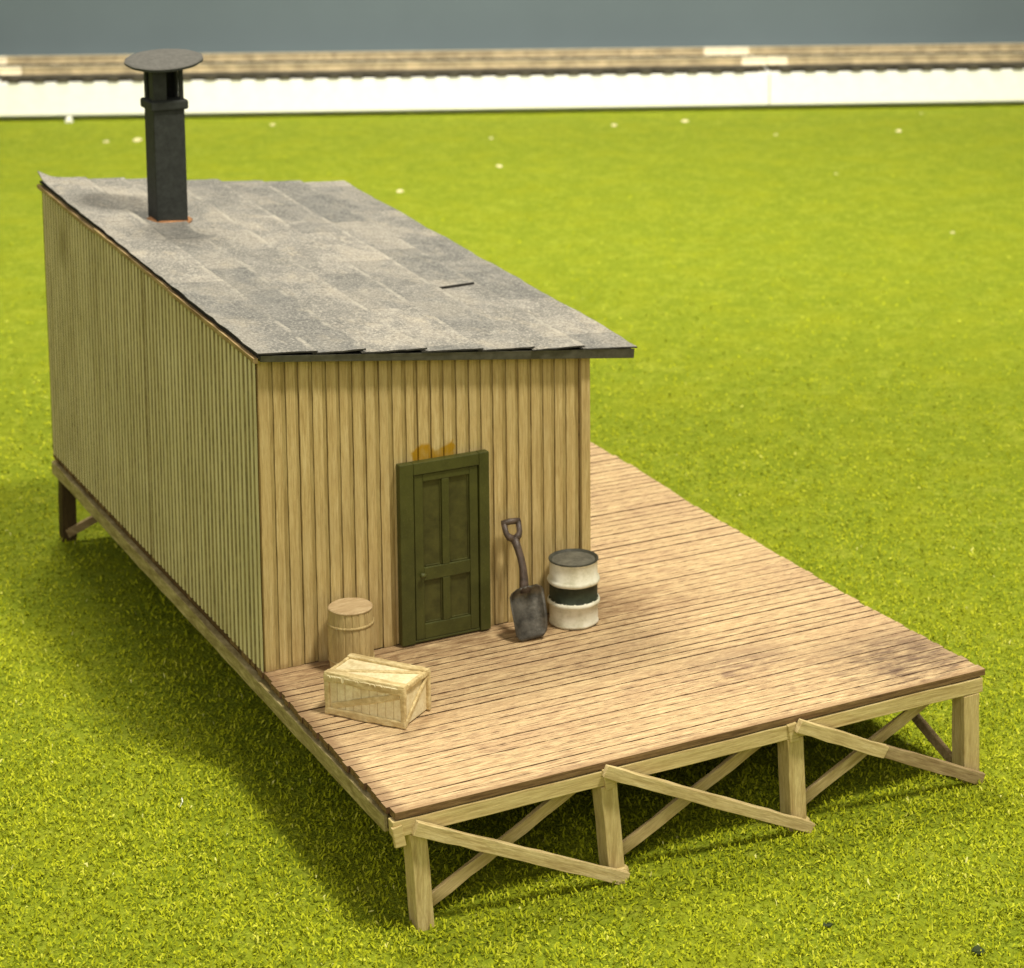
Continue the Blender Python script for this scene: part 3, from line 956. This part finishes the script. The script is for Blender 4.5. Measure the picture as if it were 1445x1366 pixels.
# roof: underlay, then eight lengthwise strips lapping downhill
RX0, RX1, RY0, RY1 = -0.04, 6.56, 5.06, 18.20
mb = MB()
us = [(RX0 + .03, RY0 + .03), (RX1 - .05, RY0 + .03), (RX1 - .05, RY1 - .03), (RX0 + .03, RY1 - .03)]
mb.hexa([(x, y, roof_z(x, y)) for x, y in us] + [(x, y, roof_z(x, y) + 0.045) for x, y in us], 1)
edges = [RX0, 0.86, 1.66, 2.68, 3.66, 4.62, 5.52, RX1 + 0.02]
NSY = 44
for i in range(len(edges) - 1):
    a, b = edges[i], edges[i + 1] + (0.07 if i < len(edges) - 2 else 0)
    yf = RY0 + random.uniform(-0.035, 0.02)
    yb = RY1 + random.uniform(-0.04, 0.05)
    thk = 0.026
    NX = 7
    grid_t, grid_b = [], []
    ej = [random.uniform(-0.02, 0.02) for _ in range(NSY + 1)]
    for r in range(NSY + 1):
        t = r / NSY
        y = yf + (yb - yf) * t
        for q in range(NX + 1):
            u = q / NX
            xx = a + (b - a) * u + (ej[r] if q in (NX,) else 0) + (random.uniform(-0.025, 0.01) if (q == 0 and i == 0) else 0)
            lift = 0.086 + 0.050 * u
            if i == 0:
                lift = 0.10 + 0.036 * u
            nz = 0.010 * math.sin(y * 2.3 + i * 1.7) * u + random.uniform(-0.004, 0.004)
            # curled corner at the far left, small curl at the near right tip
            curl = 0.0
            if i == 0:
                curl += 0.14 * max(0, 1 - u * 3) * max(0, (t - 0.94) / 0.06)
            if i == len(edges) - 2:
                curl += -0.03 * max(0, 1 - t * 12) * u
            z = roof_z(xx, y) + lift + nz + curl + (0.03 * (1 - u) if i > 0 else 0) * 0
            grid_t.append((xx, y + (random.uniform(-.012, .012) if r in (0, NSY) else 0), z))
            grid_b.append((grid_t[-1][0], grid_t[-1][1], z - thk))
    W_ = NX + 1
    nv = len(grid_t)
    fs, ms = [], []
    for r in range(NSY):
        for q in range(NX):
            k = r * W_ + q
            fs.append((k, k + 1, k + 1 + W_, k + W_)); ms.append(0)
            fs.append((nv + k, nv + k + W_, nv + k + 1 + W_, nv + k + 1)); ms.append(1)
    for r in range(NSY):
        k = r * W_
        fs.append((k, k + W_, nv + k + W_, nv + k)); ms.append(1)
        k = r * W_ + NX
        fs.append((k, nv + k, nv + k + W_, k + W_)); ms.append(1)
    for q in range(NX):
        fs.append((q, nv + q, nv + q + 1, q + 1)); ms.append(1)
        k = NSY * W_ + q
        fs.append((k, k + 1, nv + k + 1, nv + k)); ms.append(1)
    bb = len(mb.v)
    mb.v += grid_t + grid_b
    mb.f += [tuple(j + bb for j in f) for f in fs]
    mb.m += ms
# raised crease in the paper near the low front corner
mb.hexa([(4.52, 8.90, roof_z(4.52, 8.9) + .09), (5.50, 9.18, roof_z(5.5, 9.2) + .09), (5.50, 9.23, roof_z(5.5, 9.2) + .09), (4.52, 8.93, roof_z(4.52, 8.9) + .09),
         (4.52, 8.90, roof_z(4.52, 8.9) + .125), (5.50, 9.18, roof_z(5.5, 9.2) + .16), (5.50, 9.22, roof_z(5.5, 9.2) + .16), (4.52, 8.92, roof_z(4.52, 8.9) + .125)], 1)
o = mb.build('roof', [M['roof'], M['roof_edge']], shed, off=(0, 0, 0))
o.location = -shed.location
# fascia under the front eave, timber strip under the long eave
mb = MB()
fz = lambda x: roof_z(x, 5.1) - 0.004
xa, xb = RX0 + .06, RX1 - 0.03
mb.hexa([(xa, 5.10, fz(xa) - .05), (xb, 5.10, fz(xb) - .10), (xb, 5.28, fz(xb) - .10), (xa, 5.28, fz(xa) - .05),
         (xa, 5.07, fz(xa) + .06), (xb, 5.07, fz(xb) + .07), (xb, 5.28, fz(xb) - .002), (xa, 5.28, fz(xa) - .002)])
mb.build('fascia', M['fascia'], shed, bevel=0.008)
mb = MB()
for (y0, y1, dz) in ((5.12, 9.4, 0.0), (9.42, 14.0, 0.02), (14.02, 18.12, -0.015)):
    mb.bar((-0.045, y0, roof_z(0, y0) - 0.035 + dz), (-0.045, y1, roof_z(0, y1) - 0.035 + dz), (0, 0, 1), 0.075, 0.07, segs=6, j=0.007)
mb.build('eave_strip', M['trim'], shed, bevel=0.006)

# door
door = MB()
dy0, dy1 = 5.14, 5.29
dx0, dx1, dz0, dz1 = 2.29, 3.865, 0.03, 3.055
# frame
door.box(dx0, 2.53, dy0, dy1, dz0, dz1)
door.box(3.685, dx1, dy0, dy1, dz0, dz1)
door.box(2.532, 3.683, dy0, dy1, 2.855, dz1 - 0.001)
door.box(2.532, 3.683, dy0 + .03, dy1, dz0 + .001, 0.075)
dobj = door.build('door', M['door'], shed, bevel=0.012)
leaf = MB()
ly = dy0 + 0.028
px = [2.55, 2.70, 3.03, 3.16, 3.52, 3.668]
pz = [0.08, 0.33, 1.06, 1.28, 2.72, 2.845]
# stiles and rails
leaf.box(px[0], px[1], ly, dy1 - .01, pz[0], pz[5])
leaf.box(px[4], px[5], ly, dy1 - .01, pz[0], pz[5])
leaf.box(px[1] + .001, px[4] - .001, ly + .001, dy1 - .01, pz[0], pz[1])
leaf.box(px[1] + .001, px[4] - .001, ly + .001, dy1 - .01, pz[2], pz[3])
leaf.box(px[1] + .001, px[4] - .001, ly + .001, dy1 - .01, pz[4], pz[5])
leaf.box(px[2], px[3], ly + .002, dy1 - .01, pz[1] + .001, pz[2] - .001)
leaf.box(px[2], px[3], ly + .002, dy1 - .01, pz[3] + .001, pz[4] - .001)
leaf.build('door_leaf', M['door'], dobj, off=shed.location, bevel=0.010)
for (a, b) in ((px[1], px[2]), (px[3], px[4])):
    for (c_, d_) in ((pz[1], pz[2]), (pz[3], pz[4])):
        p = MB()
        p.box(a + .005, b - .005, ly + .046, dy1 - .02, c_ + .005, d_ - .005)
        for q in ((a, a + .03, c_, d_), (b - .03, b, c_, d_)):
            p.box(q[0] + .004, q[1] - .004, ly + .028, ly + .055, q[2] + .004, q[3] - .004)
        for q in ((c_, c_ + .03), (d_ - .03, d_)):
            p.box(a + .032, b - .032, ly + .029, ly + .055, q[0] + .004, q[1] - .004)
        p.build('door_panel', M['panel'], dobj, off=shed.location, bevel=0.006)
k = MB()
prof = [(0.001, 0.0), (0.045, 0.0), (0.045, 0.02), (0.025, 0.03), (0.025, 0.06), (0.055, 0.075), (0.068, 0.10), (0.05, 0.13), (0.001, 0.14)]
k.lathe(prof, 24)
k.v = [(x_ * 0.8 + 2.665, ly - z_ * 0.6, y_ * 0.65 + 1.17) for x_, y_, z_ in k.v]
k.f = [tuple(reversed(f)) for f in k.f]
k.build('door_knob', M['door'], dobj, off=shed.location, smooth=True)

# stovepipe through the roof
CX, CY, CW = 1.49, 14.42, 0.61
stove = thing('x', None, None)
bpy.data.objects.remove(stove)
zb = roof_z(CX, CY) - 0.1
ztop = 8.47
pipe = MB()
h = CW / 2
zc = 7.62
pipe.box(CX - h, CX + h, CY - h, CY + h, zb, zc)
po = pipe.build('stovepipe', M['iron'], shed, bevel=0.03)
up = MB()
wl = 0.045
# upper chamber: four corner plates leave slots open on each face
up.box(CX - h + .01, CX - 0.03, CY - h + .01, CY - h + .01 + wl, zc + .1, ztop - .0)
up.box(CX + h - 0.085, CX + h - .01, CY - h + .01, CY - h + .01 + wl, zc + .1, ztop)
up.box(CX - h + .01, CX - h + .01 + wl, CY - h + .056, CY - 0.02, zc + .1, ztop - .0)
up.box(CX - h + .01, CX - h + .01 + wl, CY + h - .12, CY + h - .01, zc + .1, ztop)
up.box(CX + h - .01 - wl, CX + h - .01, CY - h + .056, CY - h + .20, zc + .1, ztop)
up.box(CX + h - .01 - wl, CX + h - .01, CY + 0.02, CY + h - .01, zc + .1, ztop)
up.box(CX - h + .056, CX - .12, CY + h - .01 - wl, CY + h - .01, zc + .1, ztop)
up.box(CX + .02, CX + h - .056, CY + h - .01 - wl, CY + h - .01, zc + .1, ztop)
up.box(CX - h + .012, CX + h - .012, CY - h + .012, CY + h - .012, ztop - .12, ztop - .002)
up.build('vent_chamber', M['iron'], po, off=shed.location, bevel=0.012)
bd = MB()
r = h + 0.062
bd.box(CX - r, CX + r, CY - r, CY + r, zc - .02, zc + .17)
bd.build('band', M['iron'], po, off=shed.location, bevel=0.045, segs=3)
capm = MB()
capm.lathe([(0.001, -0.02), (0.50, -0.03), (0.70, -0.045), (0.735, -0.02), (0.735, 0.015), (0.70, 0.035), (0.45, 0.075), (0.2, 0.098), (0.001, 0.104)], 64,
           mats=[0, 0, 0, 0, 1, 1, 1, 1], wob=lambda r, z, a: r * (1 + 0.012 * math.sin(3 * a + 1) + 0.006 * math.sin(11 * a)))
rot = Matrix.Rotation(math.radians(8), 3, Vector((math.cos(-0.5), math.sin(-0.5), 0)))
capm.v = [tuple(rot @ Vector(p) + Vector((CX + 0.02, CY, ztop + 0.05))) for p in capm.v]
capm.build('rain_cap', [M['iron'], M['iron_top']], po, off=shed.location, smooth=False)
gl = MB()
zr = roof_z(CX, CY - h) + 0.11
gl.lathe([(0.30, -0.03), (0.31, 0.0), (0.27, 0.03), (0.001, 0.035)], 36, wob=lambda r, z, a: r * (1 + 0.10 * math.sin(2 * a + 1.2) + 0.05 * math.sin(5 * a)))
gl.v = [(x_ * 1.30 + CX + 0.03, y_ * 1.28 + CY - 0.05, z_ + roof_z(x_ + CX, y_ + CY) + 0.105) for x_, y_, z_ in gl.v]
gl.build('glue_collar', M['glue'], po, off=shed.location, smooth=True)

# ------------------------------------------------------------------ crate
cr = thing('wooden_crate', 'pale wooden shipping crate with diagonal battens at the front left of the platform', 'crate', (1.02, 3.10, 0.004), math.radians(-53.3))
CL, CWd, CH = 1.38, 0.78, 0.665
mb = MB()
in_ = 0.045
# body with vertical scored boards on the long faces
nb = 9
mb.box(-CL / 2 + in_, CL / 2 - in_, -CWd / 2 + in_, CWd / 2 - in_, 0.02, CH - 0.035)
for sgn in (-1, 1):
    for i in range(nb):
        a = -CL / 2 + in_ + .02 + i * (CL - 2 * in_ - .04) / nb
        b2 = a + (CL - 2 * in_ - .04) / nb
        y = sgn * (CWd / 2 - in_)
        mb.box(a + .006, b2 - .006, min(y, y + sgn * .014), max(y, y + sgn * .014), .03, CH - .05)
mb.build('crate_body', M['crate'], cr, off=(0, 0, 0), bevel=0.006)


def batten(a, b, u, wu, wv, segs=8, j=0.010):
    q = MB()
    q.bar(a, b, u, wu, wv, segs=segs, j=j)
    q.build('batten', M['crate_fr'], cr, off=(0, 0, 0), bevel=0.018)


hx, hy = CL / 2, CWd / 2
for sy in (-1, 1):
    batten((-hx + .02, sy * (hy - .022), 0.06), (hx - .01, sy * (hy - .022), 0.06), (0, 0, 1), 0.11, 0.05)
    batten((-hx, sy * (hy - .018), CH - .075), (hx, sy * (hy - .018), CH - .085), (0, 0, 1), 0.13, 0.05, 14, 0.011)
    # top battens along the long edges
    batten((-hx, sy * (hy - .065), CH - .012), (hx, sy * (hy - .065), CH - .018), (0, 1, 0), 0.13, 0.045, 14, 0.008)
    # end posts
    for sx in (-1, 1):
        batten((sx * (hx - .035), sy * (hy - .03), 0.0), (sx * (hx - .035), sy * (hy - .03), CH - .03), (1, 0, 0), 0.085, 0.06, 5)
# long-face diagonals
batten((-hx + .12, -hy + .028, 0.14), (hx - .10, -hy + .028, CH - .17), (0, 0, 1), 0.10, 0.03)
batten((-hx + .12, hy - .028, 0.14), (hx - .10, hy - .028, CH - .17), (0, 0, 1), 0.10, 0.03)
# end frames and diagonals
for sx in (-1, 1):
    batten((sx * (hx - .02), -hy + .03, CH - .05), (sx * (hx - .02), hy - .03, CH - .05), (0, 0, 1), 0.08, 0.05, 5)
    batten((sx * (hx - .022), -hy + .05, 0.05), (sx * (hx - .022), hy - .05, CH - .10), (0, 0, 1), 0.07, 0.04, 5)
# thin diagonal on the top
batten((-hx + .02, -hy + .16, CH - .032), (hx - .05, hy - .14, CH - .032), (0, 1, 0), 0.085, 0.032, 10, 0.006)
batten((hx - .035, -hy + .1, CH - .026), (hx - .035, hy - .1, CH - .026), (1, 0, 0), 0.06, 0.035, 5)
# torn fibres hanging from the front edge
q = MB()
nf_ = 60
tv, bv = [], []
for k in range(nf_ + 1):
    xx = -hx + .06 + (CL - .16) * k / nf_
    dl = random.choice([0.0, 0.004, 0.01, 0.022, 0.035]) if k % 2 else 0.0
    if k in (13, 14):
        dl = 0.075
    tv.append((xx, -hy - .005, CH - .035))
    bv.append((xx + random.uniform(-.008, .008), -hy - .016, CH - .045 - dl))
q.add(tv + bv, [(k, nf_ + 1 + k, nf_ + 2 + k, k + 1) for k in range(nf_)])
q.build('torn_fibres', M['crate'], cr, off=(0, 0, 0))

# ------------------------------------------------------------------ keg
kx, ky = 1.30, 4.86
keg = thing('wooden_barrel', 'small tan wooden barrel against the shed wall left of the door, behind the crate', 'barrel', (kx, ky, 0.002))
mb = MB()
KH = 1.0
ns = 20


def keg_r(r, z, a):
    f = (a / (2 * math.pi) * ns) % 1
    g = 0.012 if (f < 0.09 or f > 0.91) else 0.0
    return r - g


prof = []
for i in range(15):
    t = i / 14
    prof.append((0.335 + 0.028 * math.sin(math.pi * t), t * KH))
mb.lathe([(0.001, 0.0)] + prof + [(0.31, KH), (0.305, KH - .03), (0.001, KH - .03)], 160, wob=lambda r, z, a: keg_r(r, z, a) if 0.32 < r else r)
mb.build('staves', M['keg'], keg, off=(0, 0, 0), smooth=False)
mb = MB()
mb.lathe([(0.001, KH - .028), (0.345, KH - .02), (0.352, KH + .005), (0.33, KH + .022), (0.001, KH + .03)], 48, wob=lambda r, z, a: r * (1 + .008 * math.sin(5 * a)))
mb.build('lid', M['keg_lid'], keg, off=(0, 0, 0), bevel=0.006)
for z in (0.18, 0.76):
    mb = MB()
    rr = 0.335 + 0.028 * math.sin(math.pi * z)
    mb.lathe([(rr - .01, z - .025), (rr + .014, z - .018), (rr + .016, z + .012), (rr - .01, z + .022)], 48, caps=False)
    mb.build('hoop', M['keg'], keg, off=(0, 0, 0), smooth=True)

# ------------------------------------------------------------------ drum
drx, dry = 5.24, 4.84
drum = thing('steel_drum', 'white painted steel drum with a black band and grey top beside the shovel', 'drum', (drx, dry, 0.002))
DH, DR = 1.10, 0.405
mb = MB()
prof = [(0.001, 0.0), (DR - .03, 0.0), (DR + .005, .02), (DR + .005, .05), (DR - .005, .07), (DR - .005, .34), (DR + .03, .365), (DR + .034, .395), (DR + .022, .425),
        (DR - .012, .44), (DR - .012, .70), (DR + .022, .715), (DR + .034, .745), (DR + .022, .78), (DR - .008, .80), (DR - .008, DH - .04), (DR + .004, DH - .02), (DR + .004, DH - .004)]
mats = [0] * 8 + [1, 1] + [0] * 8
mats[8] = 1
mats[9] = 1


def drum_wob(r, z, a):
    return r + (0.004 * math.sin(7 * a + 3 * z) if 0.3 < r else 0)


mb.lathe(prof[:9] + [(DR - .012, .44)] + prof[10:], 72, wob=drum_wob, caps=False)
mb.build('drum_shell', M['dwhite'], drum, off=(0, 0, 0), smooth=True)
mb = MB()
mb.lathe([(DR + .004, .432), (DR - .012, .440), (DR - .012, .70), (DR + .004, .708), (DR + .010, .712)], 72,
         wob=lambda r, z, a: drum_wob(r, z, a) + .006, caps=False)
# ragged paint border
mb.v = [(x_, y_, z_ + (0.006 * math.sin(9 * math.atan2(y_, x_)) * math.sin(23 * math.atan2(y_, x_)) if z_ > .6 or z_ < .45 else 0)) for x_, y_, z_ in mb.v]
mb.build('painted_band', M['dband'], drum, off=(0, 0, 0), smooth=True)
mb = MB()
mb.lathe([(DR - .05, DH - .03), (DR + .008, DH - .012), (DR + .010, DH + .006), (DR - .005, DH + .014), (DR - .022, DH + .008), (DR - .03, DH - .012), (DR - .05, DH - .02)], 72, caps=False)
mb.build('rim', M['drim'], drum, off=(0, 0, 0), smooth=True)
mb = MB()
mb.lathe([(DR - .02, DH - .05), (DR - .022, DH - .022), (0.20, DH - .018), (0.001, DH - .018)], 48, caps=False)
mb.build('lid', M['dlid'], drum, off=(0, 0, 0))

# ------------------------------------------------------------------ shovel
sh = thing('shovel', 'dark metal shovel leaning against the shed wall between door and drum', 'shovel', (4.27, 4.42, 0.002))
tip = Vector((4.27, 4.43, 0.03))
neck = Vector((4.285, 4.76, 0.80))
top = Vector((4.235, 5.135, 1.83))
up_ = (neck - tip).normalized()
sd = Vector((0.97, -0.22, 0.0)).normalized()
sd = (sd - up_ * sd.dot(up_)).normalized()
# tilt blade in its own plane a little
rt = Matrix.Rotation(math.radians(-4), 3, up_.cross(sd))
sd = rt @ sd
nrm = sd.cross(up_)           # towards the wall or viewer
if nrm.y > 0:
    nrm = -nrm
mb = MB()
NU, NV = 14, 16
top_v, bot_v = [], []
Lb = (neck - tip).length
for iv in range(NV + 1):
    v_ = iv / NV
    # outline half width along the length (round nosed tip, squared shoulders)
    if v_ < 0.18:
        hw = 0.27 * math.sqrt(max(0.0, 1 - ((0.18 - v_) / 0.24) ** 2)) * 1.0
    else:
        hw = 0.27 + 0.02 * math.sin((v_ - .18) * 3.0)
    if v_ > 0.88:
        hw *= 1 - ((v_ - 0.88) / 0.12) ** 2 * 0.42
    for iu in range(NU + 1):
        u_ = iu / NU * 2 - 1
        dish = 0.12 * (abs(u_) ** 3.0) * min(1, v_ * 2.2 + 0.15) + 0.11 * max(0, (v_ - 0.84) / 0.16) ** 1.5
        rib = 0.05 * math.exp(-(u_ / 0.16) ** 2) * max(0, min(1, (v_ - 0.62) / 0.3))
        p = tip + up_ * (v_ * Lb) + sd * (u_ * hw) + nrm * (dish + rib)
        top_v.append(p)
        bot_v.append(p - nrm * 0.022)
W_ = NU + 1
nv = len(top_v)
fs = []
for iv in range(NV):
    for iu in range(NU):
        k = iv * W_ + iu
        fs.append((k, k + 1, k + 1 + W_, k + W_))
        fs.append((nv + k, nv + k + W_, nv + k + 1 + W_, nv + k + 1))
ring = [i for i in range(W_)] + [r * W_ + NU for r in range(1, NV + 1)] + [NV * W_ + i for i in range(NU - 1, -1, -1)] + [r * W_ for r in range(NV - 1, 0, -1)]
for i in range(len(ring)):
    a, b = ring[i], ring[(i + 1) % len(ring)]
    fs.append((a, nv + a, nv + b, b))
mb.add(top_v + bot_v, fs)
mb.build('blade', M['blade'], sh, smooth=True)
mb = MB()
d0 = neck + nrm * 0.05 - up_ * 0.10
mids = [d0, neck + nrm * 0.045 + up_ * 0.05]
hb = Vector((4.245, 5.03, 1.56))
for t in (0.2, 0.4, 0.6, 0.8, 1.0):
    p = (neck + nrm * 0.04).lerp(hb, t)
    p += Vector((0.035 * math.sin(math.pi * t), -0.03 * math.sin(math.pi * t), 0))
    mids.append(p)
mb.tube(mids, [0.085, 0.075, 0.068, 0.062, 0.060, 0.062, 0.07], 14)
mb.build('shaft', M['shaft'], sh, smooth=True)
mb = MB()
ax = Vector((1, -0.12, 0.04)).normalized()
ud = (top - hb).normalized()
dpts = []
for t in range(0, 13):
    a = math.pi * (t / 12)
    # D shape: two arms rising from the shaft and a cross bar
    pass
A0 = hb - ud * 0.03
aL, aR = A0 + ud * 0.12 - ax * 0.115, A0 + ud * 0.12 + ax * 0.115
tL, tR = A0 + ud * 0.29 - ax * 0.125, A0 + ud * 0.29 + ax * 0.125
mb.tube([A0, (A0 + aL) / 2 - ax * .03, aL, tL], [.065, .058, .048, .048], 10)
mb.tube([A0, (A0 + aR) / 2 + ax * .03, aR, tR], [.065, .058, .048, .048], 10)
mb.tube([tL - ax * .03, tL.lerp(tR, .5) + ud * .012, tR + ax * .03], [.048, .054, .048], 10)
mb.build('grip', M['shaft'], sh, smooth=True)

# ------------------------------------------------------------------ crumbs and scraps on the turf
spots = [(14.38, 71.1, .34, 1), (14.37, 65.17, .26, 0), (15.6, 64.86, .40, 0), (28.9, 58.0, .22, 0), (26.36, 51.9, .26, 0), (29.0, 66.2, .26, 0),
         (35.06, 58.4, .26, 0), (38.36, 57.86, .30, 0), (39.95, 52.9, .16, 0), (45.06, 51.06, .26, 0), (20.92, 49.07, .28, 0), (34.48, 33.2, .13, 0),
         (22.0, 65.9, .22, 0), (37.1, 44.1, .12, 0), (48.8, 54.5, .12, 0)]
for (x_, y_, s_, wh) in spots:
    mb = MB()
    n = 9
    hgt = s_ * (0.75 if wh else 0.22)
    mb.lathe([(0.001, 0), (s_ * .5, 0), (s_ * .46, hgt * .6), (s_ * .25, hgt), (0.001, hgt)], n, wob=lambda r, z, a: r * random.uniform(.65, 1.25))
    o = mb.build('crumb', M['crumbw'] if wh else M['crumb'], off=(0, 0, 0))
    o.location = (x_, y_, GZ + 0.02)
    o.rotation_euler = (0, 0, random.uniform(0, 6))
    if wh:
        tag(o, 'upright white foam crumb at the far left on the grass, just before the foam strip', 'crumb', 'pale crumbs scattered on the far grass')
    else:
        tag(o, 'small flat cream crumb lying on the far grass', 'crumb', 'pale crumbs scattered on the far grass')
mb = MB()
mb.bar((-.06, -.10, 0), (-.0, .0, .03), (0, 0, 1), .008, .018)
mb.bar((0.0, 0.0, .03), (.03, .13, .02), (0, 0, 1), .008, .014)
o = mb.build('wood_sliver', M['crumbw'], off=(0, 0, 0))
o.location = (-1.40, 5.19, GZ + 0.05)
tag(o, 'thin pale wood sliver lying on the grass to the left of the platform', 'sliver')
for (x_, y_, s_, lab) in ((5.28, -2.66, .075, 'tiny dark green scrap in the grass below the second platform post'), (6.71, -4.17, .10, 'dark green scrap in the grass at the bottom right corner')):
    mb = MB()
    mb.lathe([(0.001, 0), (s_, 0), (s_ * .9, s_ * .3), (0.001, s_ * .35)], 7, wob=lambda r, z, a: r * random.uniform(.5, 1.3))
    o = mb.build('scrap', M['leaf'], off=(0, 0, 0))
    o.location = (x_, y_, GZ + 0.04)
    tag(o, lab, 'scrap')
